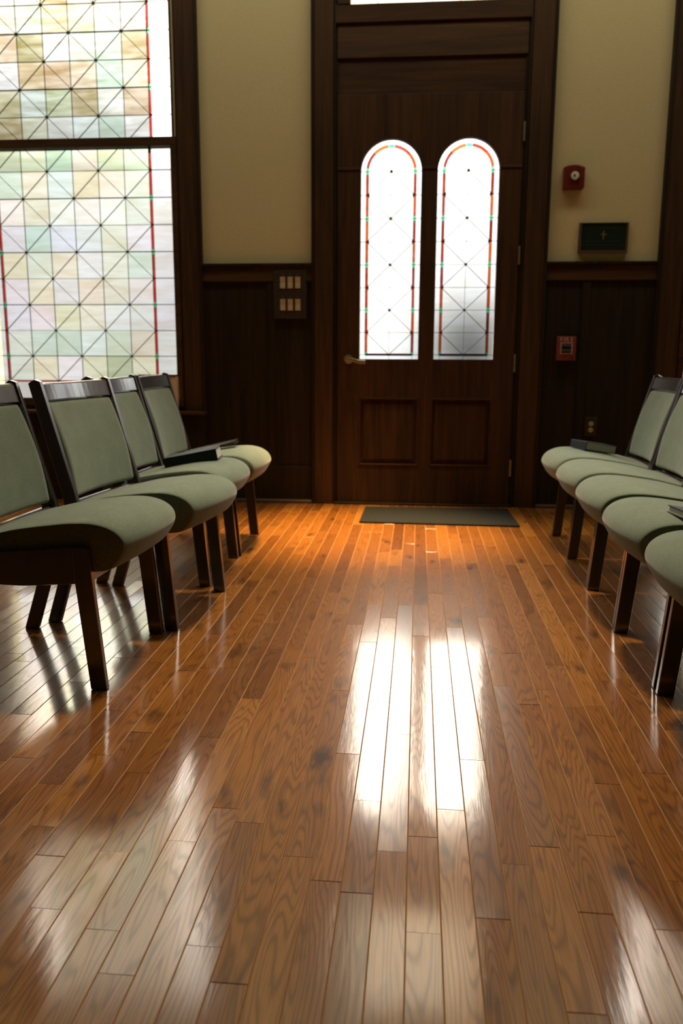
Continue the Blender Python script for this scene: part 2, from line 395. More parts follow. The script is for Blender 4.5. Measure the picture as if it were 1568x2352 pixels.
# ------------------------------------------------------------------ wall woodwork
def wainscot(x0, x1, stile, idx):
    root = struct(empty('trim_%d' % idx, ((x0+x1)/2, Yw, 0)))
    ox, oy = (x0+x1)/2, Yw
    def P(mb, name, mat, bev=0.002):
        mb.v = [(a-ox, b-oy, c) for a, b, c in mb.v]; return mb.build(name, mat, root, bev)
    P(MB().box(x0, x1, Yw-.010, Yw, 0.02, 1.40), 'panel', M['panel'], 0)
    P(MB().box(x0, x1, Yw-.026, Yw-.010, 1.363, 1.447), 'top_rail', M['trim_h'], 0.003)
    P(MB().prism([(Yw, 1.447), (Yw-.030, 1.447), (Yw-.042, 1.456), (Yw-.042, 1.468), (Yw, 1.470)], x0, x1, 'X'), 'cap_rail', M['panel'], 0.002)
    if stile:
        P(MB().box(stile[0], stile[1], Yw-.020, Yw-.010, 0.235, 1.363), 'stile', M['panel'], 0.002)
    P(MB().box(x0, x1, Yw-.024, Yw-.010, 0.02, 0.235), 'bottom_rail', M['panel'], 0.004)
    P(MB().prism([(Yw-.010, 0.0), (Yw-.038, 0.0), (Yw-.036, 0.012), (Yw-.026, 0.022), (Yw-.010, 0.022)], x0, x1, 'X'), 'shoe_moulding', M['trim_h'], 0)
    return root
wainscot(-1.335, -0.652, (-0.93, -0.885), 1)
wainscot(0.735, 1.378, (0.954, 1.0), 2)

def casing(x0, x1, z0, z1, idx, inner):
    """flat upright board with a bead along its inner edge and a backband on the outer"""
    root = struct(empty('trim_%d' % idx, ((x0+x1)/2, Yw, z0)))
    ox, oy, oz = (x0+x1)/2, Yw, z0
    def P(mb, name, mat, bev=0.003):
        mb.v = [(a-ox, b-oy, c-oz) for a, b, c in mb.v]; return mb.build(name, mat, root, bev)
    P(MB().box(x0+.014, x1-.014, Yw-.032, Yw, z0, z1), 'board', M['trim_v'])
    a, b = (x0, x0+.014) if inner > 0 else (x1-.014, x1)
    P(MB().box(a, b, Yw-.044, Yw, z0, z1), 'backband', M['panel'])
    a, b = (x1-.014, x1) if inner > 0 else (x0, x0+.014)
    P(MB().box(a, b, Yw-.024, Yw, z0, z1), 'bead', M['panel'], 0.005)
    return root
casing(-0.655, -0.512, 0, 4.0, 3, 1)
casing(0.590, 0.738, 0, 4.0, 4, -1)
casing(-1.470, -1.327, 0.575, 4.0, 5, -1)
casing(1.372, 1.530, 0.575, 4.0, 6, 1)
casing(WL[0]-.18, WL[0]-.035, 0.575, 4.0, 7, 1)
casing(WR[1]+.035, WR[1]+.18, 0.575, 4.0, 8, -1)

def sill(x0, x1, idx):
    root = struct(empty('trim_%d' % idx, ((x0+x1)/2, Yw, 0.55)))
    ox, oy, oz = (x0+x1)/2, Yw, 0.55
    def P(mb, name, mat, bev=0.003):
        mb.v = [(a-ox, b-oy, c-oz) for a, b, c in mb.v]; return mb.build(name, mat, root, bev)
    P(MB().box(x0, x1, Yw-.085, Yw, 0.552, 0.575), 'sill_board', M['trim_h'], 0.006)
    P(MB().box(x0+.012, x1-.012, Yw-.05, Yw, 0.0, 0.552), 'apron', M['panel'])
    P(MB().box(x0+.012, x1-.012, Yw-.062, Yw-.05, 0.0, 0.10), 'foot_rail', M['panel'])
    return root
sill(WL[0]-.19, -1.325, 9)
sill(1.372, WR[1]+.19, 10)

# ------------------------------------------------------------------ leaded windows
def lite(c, k=1.0): return tuple(min(0.98, v * k) for v in c)
WHITE = (0.86, 0.86, 0.83)
def sash(root, glass_y, X0, X1, Z0, Z1, red_r, red_l, zbase, step, krange, main_par, node_par, tints, frame_mb, red_z0, red_z1, wx):
    """one sash: glass cells, border, leading. red_l/red_r: x of the red borders, wx: cell width"""
    g = MB(); ld = MB()
    y0, y1 = glass_y - 0.002, glass_y + 0.002
    ks = list(krange)
    zs = [max(Z0, min(Z1, zbase + step*k)) for k in ks]
    rows = list(zip(ks[:-1], zs[:-1], zs[1:]))
    ncell = 6
    for k, za, zb in rows:
        if zb - za < 1e-4: continue
        for j in range(ncell):
            xb = red_r - wx*j; xa = red_r - wx*(j+1)
            zz0, zz1 = max(za, red_z0), min(zb, Z1)
            if zz1 > zz0: g.box(xa, xb, y0, y1, zz0, zz1, tints(k, j))
        for (xa, xb) in ((red_r, X1), (X0, red_l)):
            g.box(xa, xb, y0, y1, za, zb, tuple(0.24*v*random.uniform(0.93, 1.0) for v in (0.98, 0.95, 0.97)))
    if red_z0 > Z0 + 1e-4: g.box(red_l, red_r, y0, y1, Z0, red_z0, (0.18, 0.17, 0.17))
    g.build('glass', M['glass'], root, colname='tint')
    # red and green border glass
    rb = MB()
    dots = [za for k, za in zip(ks, zs) if red_z0 <= za <= red_z1 and ((k - main_par) % 2 == 0 or abs(za-red_z0) < 1e-3)]
    cuts = [red_z0] + [v for d in dots for v in (d-.015, d+.015)] + [red_z1]
    for x in (red_r, red_l):
        for a_, b_ in zip(cuts[0::2], cuts[1::2]):
            if b_ - a_ > .001: rb.box(x-.007, x+.007, glass_y-.004, glass_y+.004, a_, b_, (0.80, 0.035, 0.02))
        for d in dots: rb.box(x-.0085, x+.0085, glass_y-.005, glass_y+.005, d-.015, d+.015, (0.10, 0.85, 0.38))
    if red_z0 > Z0 + 1e-4: rb.box(red_l, red_r, glass_y-.004, glass_y+.004, red_z0-.0055, red_z0+.0055, (0.5, 0.03, 0.02))
    rb.build('border_glass', M['glass'], root, colname='tint')
    for x in (red_r, red_l):
        for s in (-1, 1): ld.box(x+s*.0075-.0006, x+s*.0075+.0006, y0-.003, y1+.003, red_z0, red_z1)
    for k, za in zip(ks, zs):
        if not (Z0 + .002 < za < Z1 - .002): continue
        if red_z0 - .001 <= za <= red_z1:
            wdt = 0.0048 if (k - main_par) % 2 == 0 else 0.002
        else: wdt = 0.002
        ld.box(red_l, red_r, y0-.0035, y1+.0035, za-wdt/2, za+wdt/2)
        for (xa, xb) in ((red_r, X1), (X0, red_l)): ld.box(xa, xb, y0-.002, y1+.002, za-.0022, za+.0022)
    for j in range(1, ncell): ld.box(red_r-wx*j-.0012, red_r-wx*j+.0012, y0-.002, y1+.002, red_z0, Z1)
    for x in (red_r, red_l):
        if red_z1 < Z1 - .01: ld.box(x-.008, x+.008, y0-.004, y1+.004, red_z1, Z1)
    def clipz(p, q):
        (xa, za), (xb, zb) = p, q
        if za > zb: (xa, za), (xb, zb) = (xb, zb), (xa, za)
        lo, hi = max(za, red_z0), min(zb, Z1)
        if hi <= lo: return None
        f = lambda z: (xa + (xb-xa)*(z-za)/(zb-za), z)
        return f(lo), f(hi)
    for k in range(ks[0]-1, ks[-1]+1):
        for j in range(0, ncell+1):
            if (k + j - node_par) % 2: continue
            p = (red_r - wx*j, zbase + step*k)
            for dj in (-1, 1):
                if 0 <= j + dj <= ncell:
                    q = (red_r - wx*(j+dj), zbase + step*(k+1))
                    c = clipz(p, q)
                    if c: ld.bar(c[0], c[1], 0.0036, 0.0056, glass_y)
            if red_z0 - .01 < p[1] < red_z1: ld.disc(p, 0.0075, glass_y-.008, glass_y+.008, 8)
    ld.build('leading', M['lead'], root)

TAN=(0.62,0.50,0.26); OLV=(0.50,0.44,0.18); PEA=(0.80,0.66,0.46); MNT=(0.66,0.80,0.68); WHT=(0.92,0.92,0.90); PNK=(0.86,0.80,0.76); CRM=(0.84,0.80,0.62); GRN=(0.58,0.66,0.40); ORG=(0.70,0.50,0.26); LAV=(0.82,0.82,0.86); PGR=(0.76,0.83,0.72)
# per row from the right, cells 0..5
UP = {0:[WHT,MNT,WHT,WHT,CRM,TAN], 1:[TAN,PNK,OLV,GRN,PGR,TAN], 2:[CRM,MNT,PEA,ORG,ORG,WHT], 3:[TAN,MNT,PGR,WHT,OLV,PEA], 4:[PNK,WHT,CRM,PEA,PGR,CRM], 5:[PGR,CRM,PNK,TAN,CRM,PGR], 6:[WHT,PGR,CRM,WHT,TAN,PNK], 7:[CRM,WHT,PGR,PNK,WHT,MNT]}
LOW = {13:[PGR,CRM,PNK,CRM,LAV,CRM], 12:[MNT,GRN,PNK,GRN,LAV,OLV], 8:[(.55,.62,.46),(.50,.56,.40),(.62,.60,.48),(.42,.56,.40),(.55,.60,.46),(.46,.56,.36)], 9:[(.50,.56,.42)]*6, 7:[PGR,CRM,PEA,PGR,CRM,MNT], 6:[PGR,WHT,PNK,WHT,CRM,WHT], 5:[LAV,PGR,LAV,LAV,MNT,LAV], 4:[PGR,PNK,LAV,CRM,PGR,CRM], 3:[PNK,CRM,CRM,PNK,CRM,PNK], 2:[PNK,WHT,PNK,CRM,PNK,LAV], 1:[CRM,PGR,WHT,MNT,MNT,PGR], 0:[CRM,GRN,CRM,WHT,CRM,PGR]}  # top row's darker green paints in the soft shadow of the rail behind
def window(x_glass, idx, mirror):
    X0, X1 = x_glass
    root = struct(empty('window_%d' % idx, ((X0+X1)/2, D, WZ0)))
    first = len(C.objects)
    rl = X0 + 0.130; rr = X1 - 0.130
    wx = (rr - rl) / 6
    rnd = random.Random(5 + idx)
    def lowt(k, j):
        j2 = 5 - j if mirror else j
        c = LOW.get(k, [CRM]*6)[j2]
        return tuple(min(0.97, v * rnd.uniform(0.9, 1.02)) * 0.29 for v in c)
    def upt(k, j):
        j2 = 5 - j if mirror else j
        c = UP.get(k, [CRM, PGR, PNK, WHT, CRM, PGR])[j2]
        return tuple(min(0.95, v * rnd.uniform(0.92, 1.04)) * 0.06 for v in c)
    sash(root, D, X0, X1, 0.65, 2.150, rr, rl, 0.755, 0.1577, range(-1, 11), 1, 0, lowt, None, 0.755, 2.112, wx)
    sash(root, D+.045, X0, X1, 2.200, 3.80, rr, rl, 2.183, 0.1555, range(0, 12), 0, 1, upt, None, 2.2, 3.80, wx)
    fr = MB()
    fr.box(X0-.035, X1+.035, D-.02, D+.022, 0.60, 0.65)
    fr.box(X0-.035, X0, D-.02, D+.022, 0.65, 2.158); fr.box(X1, X1+.035, D-.02, D+.022, 0.65, 2.158)
    fr.box(X0-.035, X1+.035, D-.02, D+.022, 2.150, 2.200)
    fr.build('sash_lower', M['trim_h'], root, 0.003)
    fr = MB()
    fr.box(X0-.035, X0, D+.024, D+.066, 2.20, 3.82); fr.box(X1, X1+.035, D+.024, D+.066, 2.20, 3.82)
    fr.box(X0-.035, X1+.035, D+.024, D+.066, 2.150, 2.200); fr.box(X0-.035, X1+.035, D+.024, D+.066, 3.80, 3.85)
    fr.build('sash_upper', M['trim_h'], root, 0.003)
    fr = MB()
    fr.box(X0-.06, X0-.0355, D-.012, D+.2, 0.60, 3.85); fr.box(X1+.0355, X1+.06, D-.012, D+.2, 0.60, 3.85)
    fr.box(X0-.0355, X1+.0355, D-.012, D+.2, 0.575, 0.60)
    fr.box(X0-.06, X1+.06, D-.012, D+.2, 3.851, 3.90)
    fr.build('frame', M['trim_v'], root, 0)
    for o in root.children: o.location = (-root.location[0], -root.location[1], -root.location[2])
    return root
window(WL, 1, False)
window(WR, 2, True)
# head boards over both windows
struct(MB().box(WL[0]-.18, -1.327, Yw-.036, Yw, 3.86, 4.02).build('trim_11', M['trim_h'], None, 0.003))
struct(MB().box(1.372, WR[1]+.18, Yw-.036, Yw, 3.86, 4.02).build('trim_12', M['trim_h'], None, 0.003))

# ------------------------------------------------------------------ door
P1, P2 = -0.184, 0.267       # pane centres
RG = 0.1775; ZS = 1.990; ZB = 0.902
droot = struct(empty('door_1', (0.035, D, 0)))
leaf = plate_mesh('leaf', rect(-0.500, 0.572, 0.012, 2.41),
    [arch(P1, RG, ZB, ZS), arch(P2, RG, ZB, ZS), rect(-0.353, -0.003, 0.258, 0.657), rect(0.088, 0.440, 0.258, 0.657)], D, D+.045, 0.002)
link('leaf', leaf, M['door'], droot)
mb = MB()
for x0, x1 in ((-0.353, -0.003), (0.088, 0.440)):
    mb.box(x0-.004, x1+.004, D+.018, D+.03, 0.254, 0.661)
for x0, x1 in ((-0.353, -0.003), (0.088, 0.440)):
    n = len(mb.v); z0, z1 = 0.258, 0.657; i = 0.022; j = 0.030
    mb.v += [(x0+.004,D+.0185,z0+.004),(x1-.004,D+.0185,z0+.004),(x1-.004,D+.0185,z1-.004),(x0+.004,D+.0185,z1-.004),
             (x0+j,D+.008,z0+j),(x1-j,D+.008,z0+j),(x1-j,D+.008,z1-j),(x0+j,D+.008,z1-j)]
    mb.f += [(n,n+1,n+5,n+4),(n+1,n+2,n+6,n+5),(n+2,n+3,n+7,n+6),(n+3,n,n+4,n+7),(n+4,n+5,n+6,n+7),(n+3,n+2,n+1,n)]
    mb.col += [None]*6
mb.build('raised_panels', M['door'], droot)
mb = MB()
for x0, x1 in ((-0.353, -0.003), (0.088, 0.440)):
    for (a, b_, c, d) in ((x0, x1, 0.657, 0.668), (x0, x1, 0.247, 0.258)):
        mb.box(a, b_, D-.005, D+.004, c, d)
    for (a, b_) in ((x0-.011, x0), (x1, x1+.011)): mb.box(a, b_, D-.005, D+.004, 0.247, 0.668)
mb.build('panel_moulding', M['door_h'], droot, 0.003)
# ledge across the leaf at the spring of the arches
mb = MB()
for a, b_ in ((-0.500, P1-RG-.006), (P1+RG+.006, P2-RG-.006), (P2+RG+.006, 0.572)):
    mb.prism([(D-.006, 1.999), (D-.004, 2.012), (D+.004, 2.016), (D+.004, 1.995)], a, b_, 'X')
mb.build('ledge', M['door_h'], droot)
# arched glass
def door_pane(xc):
    g = MB(); ld = MB(); rb = MB(); gy = D+.022
    y0, y1 = gy-.002, gy+.002
    rr = 0.141; zb = 0.927; st = 0.266
    zrow = [0.9285 + 0.1327*k for k in range(9)]   # last is the spring line
    white = (0.41, 0.41, 0.425)
    for k in range(8):
        for s in (0, 1):
            xa, xb = (xc-rr, xc) if s == 0 else (xc, xc+rr)
            c = white
            g.box(xa, xb, y0, y1, zrow[k], zrow[k+1], c)
        for xa, xb in ((xc-RG, xc-rr), (xc+rr, xc+RG)): g.box(xa, xb, y0, y1, zrow[k], zrow[k+1], white)
    g.box(xc-RG, xc+RG, y0, y1, ZB, zrow[0], white)
    n = 24; zt = zrow[8]
    pts = [(xc+RG*math.cos(math.pi*i/n), zt+RG*math.sin(math.pi*i/n)) for i in range(n+1)]
    g.prism(pts, y0, y1, 'Y', white)
    g.build('pane_glass', M['glass'], droot, colname='tint')
    # border
    tone = [(0.52,0.072,0.006),(0.36,0.033,0.008),(0.60,0.11,0.008),(0.25,0.026,0.010)]
    r1, r2 = rr-.008, rr+.008
    for k in range(8):
        for s in (-1, 1):
            rb.box(xc+s*rr-.0075, xc+s*rr+.0075, gy-.004, gy+.004, zrow[k]+(.015 if k % 2 == 0 else 0), zrow[k+1]-(.015 if k % 2 else 0), random.choice(tone))
    rb.box(xc-rr, xc+rr, gy-.004, gy+.004, zrow[0]-.005, zrow[0]+.005, (0.03,0.003,0.002))
    for i in range(n):
        if i in (0, 11, 12, 23): continue
        a, c = math.pi*i/n, math.pi*(i+1)/n
        q = [(xc+r2*math.cos(a), zt+r2*math.sin(a)), (xc+r2*math.cos(c), zt+r2*math.sin(c)), (xc+r1*math.cos(c), zt+r1*math.sin(c)), (xc+r1*math.cos(a), zt+r1*math.sin(a))]
        rb.prism(q, gy-.004, gy+.004, 'Y', tone[(i//6) % 4])
    for k in (0, 2, 4, 6, 8):
        for s in (-1, 1): rb.box(xc+s*rr-.0085, xc+s*rr+.0085, gy-.005, gy+.005, zrow[k]-(.015 if k else .007), zrow[k]+.016, (0.09,0.56,0.30))
    rb.box(xc-.0183, xc+.0183, gy-.005, gy+.005, zt+rr-.010, zt+rr+.008, (0.09,0.56,0.30))
    rb.build('border_glass', M['glass'], droot, colname='tint')
    for r_ in (rr-.0085, rr+.0085):
        for s in (-1, 1): ld.box(xc+s*r_-.0006, xc+s*r_+.0006, gy-.005, gy+.005, zrow[0], zt)
        for i in range(n):
            a, c = math.pi*i/n, math.pi*(i+1)/n
            ld.bar((xc+r_*math.cos(a), zt+r_*math.sin(a)), (xc+r_*math.cos(c), zt+r_*math.sin(c)), 0.0012, 0.01, gy)
    for s in (-1, 1): ld.box(xc-rr, xc+rr, gy-.005, gy+.005, zrow[0]+s*.006-.001, zrow[0]+s*.006+.001)
    for k in range(9):
        ld.box(xc-rr, xc+rr, gy-.003, gy+.003, zrow[k]-.0011, zrow[k]+.0011)
        for s in (-1, 1):
            ld.box(min(xc+s*rr, xc+s*RG), max(xc+s*rr, xc+s*RG), gy-.003, gy+.003, zrow[k]-.0016, zrow[k]+.0016)
    for x in (xc-rr, xc, xc+rr): ld.box(x-.001, x+.001, gy-.003, gy+.003, ZB, zrow[0])
    ld.box(xc-.0011, xc+.0011, gy-.003, gy+.003, zrow[0], zt+rr)
    for ang in (45, 90, 135):
        c, s_ = math.cos(math.radians(ang)), math.sin(math.radians(ang))
        ld.bar((xc+rr*c, zt+rr*s_), (xc+RG*c, zt+RG*s_), 0.002, 0.008, gy)
    for k in range(8):
        for s in (-1, 1):
            if k % 2 == 0: p, q = (xc, zrow[k]), (xc+s*rr, zrow[k+1])
            else: p, q = (xc+s*rr, zrow[k]), (xc, zrow[k+1])
            ld.bar(p, q, 0.0036, 0.006, gy)
    for s in (-1, 1): ld.bar((xc, zt), (xc+s*rr*.7071, zt+rr*.7071), 0.0018, 0.008, gy)
    for k in range(9):
        if k % 2 == 0: ld.disc((xc, zrow[k]), 0.0085, gy-.008, gy+.008, 8)
        else:
            for s in (-1, 1): ld.disc((xc+s*(rr-.006), zrow[k]), 0.0085, gy-.008, gy+.008, 8)
    ld.build('leading', M['lead'], droot)
door_pane(P1); door_pane(P2)
# handle
hd = MB()
hd.disc((-0.430, 0.900), 0.027, D-.010, D, 24).disc((-0.430, 0.900), 0.012, D-.050, D-.009, 16)
n = 10
prof = []
for i in range(n+1):
    t = i/n; x = -0.442 + 0.118*t; z = 0.897 - 0.012*t + 0.004*math.sin(t*math.pi*2); w = 0.0085 + 0.003*t
    prof.append((x, z, w))
for (xa, za, wa), (xb, zb, wb) in zip(prof[:-1], prof[1:]):
    hd.prism([(xa, za-wa), (xb, zb-wb), (xb, zb+wb), (xa, za+wa)], D-.058, D-.045)
tag(hd.build('door_handle', M['brass'], droot, 0.002), 'brass lever handle')
for z0, z1 in ((2.137, 2.243), (1.454, 1.56), (0.827, 0.936), (0.19, 0.295)):
    h = MB()
    for i in range(3):
        zz = z0 + (z1-z0)*i/3
        h.prism([(0.5765+.0065*math.cos(2*math.pi*k/12), D-.008+.0065*math.sin(2*math.pi*k/12)) for k in range(12)], zz+.001, zz+(z1-z0)/3-.001, 'Z')
    h.build('hinge', M['steel'], droot, 0)
mb = MB().box(DX0-.0125, -0.5005, D+.006, D+.12, 0, 3.85).box(0.5725, DX1+.0125, D+.006, D+.12, 0, 3.85)
mb.build('jamb', M['panel'], droot)
MB().box(-0.52, 0.59, D-.03, D+.10, 0.0, 0.012).build('threshold', M['panel'], droot, 0.004)
mb = MB().box(DX0, DX1, D+.012, D+.06, 2.414, 2.605)
mb.build('header_board', M['door_h'], droot, 0.002)
mb = MB().prism([(D+.05, 2.605), (D-.002, 2.605), (D+.004, 2.79), (D+.05, 2.79)], DX0, DX1, 'X')
mb.build('transom_bar', M['trim_h'], droot, 0.003)
for o in droot.children: o.location = (-0.035, -D, 0)

# transom window above the door
tr = struct(empty('window_3', (0.035, D, 2.79)))
mb = MB().box(DX0-.011, DX1+.011, D-.010, D+.05, 2.7905, 2.887).box(DX0-.011, DX1+.011, D+.0505, D+.08, 2.70, 2.86).box(DX0, -0.43, D-.014, D+.04, 2.887, 3.80).box(0.505, DX1, D-.014, D+.04, 2.887, 3.80).box(DX0, DX1, D-.014, D+.04, 3.80, 3.85)
mb.build('frame', M['door_h'], tr, 0.003)
g = MB(); ld = MB()
for j in range(6):
    for k in range(5):
        xa = -0.43 + 0.1558*j; za = 2.887 + 0.1826*k
        g.box(xa, xa+.1558, D+.008, D+.012, za, za+.1826, (0.075, 0.065, 0.052))
for j in range(1, 6): ld.box(-0.43+.1558*j-.0015, -0.43+.1558*j+.0015, D+.004, D+.016, 2.887, 3.80)
for k in (1, 2, 3, 4): ld.box(-0.43, 0.505, D+.004, D+.016, 2.887+.1826*k-.0015, 2.887+.1826*k+.0015)
g.build('glass', M['glass'], tr, colname='tint'); ld.build('leading', M['lead'], tr)
for o in tr.children: o.location = (-0.035, -D, -2.79)

# ------------------------------------------------------------------ fittings on the wall
def at(o_root, mb):
    mb.v = [(a-o_root.location[0], b-o_root.location[1], c-o_root.location[2]) for a, b, c in mb.v]; return mb

# switch plate
Yp = Yw - .0265
r = tag(empty('light_switch_plate', (-0.787, Yp, 1.288)), 'dark brown wall plate with two rows of three ivory light switches left of door', 'light switch')
pm = MB().box(-0.888, -0.686, Yw-.032, Yw-.008, 1.143, 1.345).box(-0.888, -0.686, Yw-.032, Yw-.0265, 1.345, 1.430)
at(r, pm).build('plate', M['brownpl'], r, 0.004)
for row, zc in enumerate((1.355, 1.224)):
    for k in range(3):
        xc = -0.8315 + 0.0462*k
        rk = at(r, MB().prism([(Yw-.031, zc-.034), (Yw-.038, zc-.034), (Yw-.034, zc), (Yw-.036, zc+.034), (Yw-.031, zc+.034)], xc-.0155, xc+.0155, 'X')).build('rocker', M['switch'], r, 0.001)
        for s in (-1, 1):
            at(r, MB().disc((xc, zc+s*.049), 0.0032, Yw-.0335, Yw-.0315, 8)).build('screw', M['steel'], r)

# outlet
r = tag(empty('power_outlet', (1.048, Yw-.010, 0.503)), 'dark wall outlet with two round tan sockets behind the right chairs', 'outlet')
at(r, MB().box(1.012, 1.084, Yw-.017, Yw-.010, 0.445, 0.562)).build('plate', M['brownpl'], r, 0.003)
for zc in (0.521, 0.484):
    s = at(r, MB().disc((1.048, zc), 0.0145, Yw-.021, Yw-.0165, 20)).build('socket', M['switch'], r, 0.001)
    q = MB()
    for dx in (-.005, .005): q.box(1.048+dx-.001, 1.048+dx+.001, Yw-.0215, Yw-.020, zc-.003, zc+.005)
    at(r, q).build('slots', M['blackpl'], s)

# alarm strobe
r = tag(empty('fire_alarm_strobe', (0.865, Yw, 1.933)), 'red fire alarm box with round clear strobe high on wall right of door', 'fire alarm')
pts = [(0.806, 1.868), (0.922, 1.868), (0.922, 1.990), (0.893, 1.999), (0.865, 2.002), (0.835, 1.999), (0.806, 1.990)]
at(r, MB().prism(pts, Yw-.045, Yw)).build('housing', M['red'], r, 0.006, 3)
at(r, MB().prism([(0.892, 1.874), (0.9235, 1.874), (0.9235, 1.986), (0.892, 1.990)], Yw-.050, Yw-.044)).build('side_panel', M['red'], r, 0.002)
at(r, MB().disc((0.868, 1.938), 0.026, Yw-.054, Yw-.044, 28)).build('bezel', M['greypl'], r, 0.002)
at(r, MB().disc((0.868, 1.938), 0.023, Yw-.062, Yw-.053, 28)).build('strobe_lens', M['lens'], r, 0.006, 3)
at(r, MB().disc((0.864, 1.938), 0.006, Yw-.0645, Yw-.0615, 10)).build('bulb', M['blackpl'], r)

# plaque
r = tag(empty('wall_plaque', (1.054, Yw, 1.600)), 'dark green memorial plaque with small cross on the plaster right of door', 'plaque')
fr = plate_mesh('frame', rect(0.914, 1.195, 1.516, 1.686), [rect(0.929, 1.184, 1.531, 1.682)], Yw-.020, Yw, 0.001)
for v in fr.vertices: v.co -= r.location
link('frame', fr, M['plaquefr'], r)
at(r, MB().box(0.930, 1.183, Yw-.014, Yw-.002, 1.532, 1.681)).build('face', M['plaque'], r)
q = MB()
q.box(1.0525, 1.0575, Yw-.0165, Yw-.013, 1.594, 1.638); q.box(1.042, 1.068, Yw-.0165, Yw-.013, 1.618, 1.623)
q.disc((1.055, 1.6205), 0.0078, Yw-.0155, Yw-.013, 12)
for dx, dz in ((0, 0.019), (-.014, 0), (.014, 0)): q.disc((1.055+dx, 1.6205+dz), 0.0032, Yw-.0165, Yw-.013, 8)
at(r, q).build('cross_emblem', M['gilt'], r)
# the engraved lines cannot be read; rows of small worn strokes at their size
rn = random.Random(3)
q = MB()
for zc, xa, xb, hh in ((1.671, 0.978, 1.150, .0048), (1.655, 0.990, 1.125, .0052), (1.583, 0.950, 1.150, .0062), (1.562, 0.938, 1.172, .0055), (1.543, 0.945, 1.120, .0045)):
    x = xa
    while x < xb:
        w_ = rn.uniform(.0022, .0038)
        if rn.random() < 0.86:
            q.box(x, x+.0009, Yw-.0150, Yw-.0135, zc-hh/2, zc+hh/2)
            if rn.random() < 0.6: q.box(x, x+w_, Yw-.0150, Yw-.0135, zc+hh/2-.0009, zc+hh/2)
            if rn.random() < 0.5: q.box(x, x+w_, Yw-.0150, Yw-.0135, zc-hh/2, zc-hh/2+.0009)
            if rn.random() < 0.5: q.box(x+w_-.0009, x+w_, Yw-.0150, Yw-.0135, zc-hh/2, zc+hh/2)
        x += w_ + .0016
at(r, q).build('lettering', M['faint'], r)

# fire pull station
r = tag(empty('fire_call_point', (0.872, Yw-.010, 0.968)), 'red fire alarm pull station with black handle on the dark panelling', 'fire alarm pull')
at(r, MB().box(0.817, 0.928, Yw-.050, Yw-.010, 0.898, 1.039)).build('housing', M['pullred'], r, 0.004)
at(r, MB().box(0.837, 0.907, Yw-.054, Yw-.049, 0.936, 1.003)).build('recess', M['palepink'], r, 0.001)
at(r, MB().box(0.842, 0.900, Yw-.057, Yw-.052, 0.941, 0.999)).build('handle_well', M['blackpl'], r, 0.001)
for z0 in (0.981, 0.951): at(r, MB().box(0.843, 0.899, Yw-.064, Yw-.056, z0, z0+.012)).build('pull_bar', M['greypl'], r, 0.002)
at(r, MB().disc((0.909, 0.913), 0.0065, Yw-.053, Yw-.049, 12)).build('key_lock', M['blackpl'], r)
def text_mesh(name, s, size, x, y, z, mat, parent, depth=0.0008, align='CENTER'):
    cu = bpy.data.curves.new(name, 'FONT'); cu.body = s; cu.size = size; cu.extrude = depth; cu.align_x = align
    ob = bpy.data.objects.new(name, cu); C.objects.link(ob)
    dg = bpy.context.evaluated_depsgraph_get(); me = bpy.data.meshes.new_from_object(ob.evaluated_get(dg)); bpy.data.objects.remove(ob)
    for v in me.vertices:
        a, c, d = v.co; v.co = (x + a - parent.location[0], y - d - parent.location[1], z + c - parent.location[2])
    me.name = name
    return link(name, me, mat, parent)
for k, ch_ in enumerate('FIRE'): text_mesh('letter', ch_, 0.034, (0.840, 0.858, 0.875, 0.902)[k], Yw-.0508, 1.009, M['palepink'], r)

# mat
r = MB().prism([(-0.442, -0.235), (0.442, -0.255), (0.430, 0.262), (-0.438, 0.240)], 0, 0.009, 'Z').build('doormat', M['mat'], None, 0.002)
r.location = (0.129, 4.73, 0.0005)
tag(r, 'charcoal ribbed rubber mat on the floor in front of the door', 'doormat')

# beige box on the left sill
r = tag(empty('card_box', (-1.61, D-.05, 0.575)), 'beige box with dark rim standing on the left window sill behind chairs', 'box')
at(r, MB().box(-1.69, -1.497, Yw-.080, Yw-.040, 0.5755, 0.790)).build('body', M['boxcard'], r, 0.002)
at(r, MB().box(-1.745, -1.497, Yw-.084, Yw-.036, 0.7905, 0.802)).build('lid', M['blackpl'], r, 0.001)

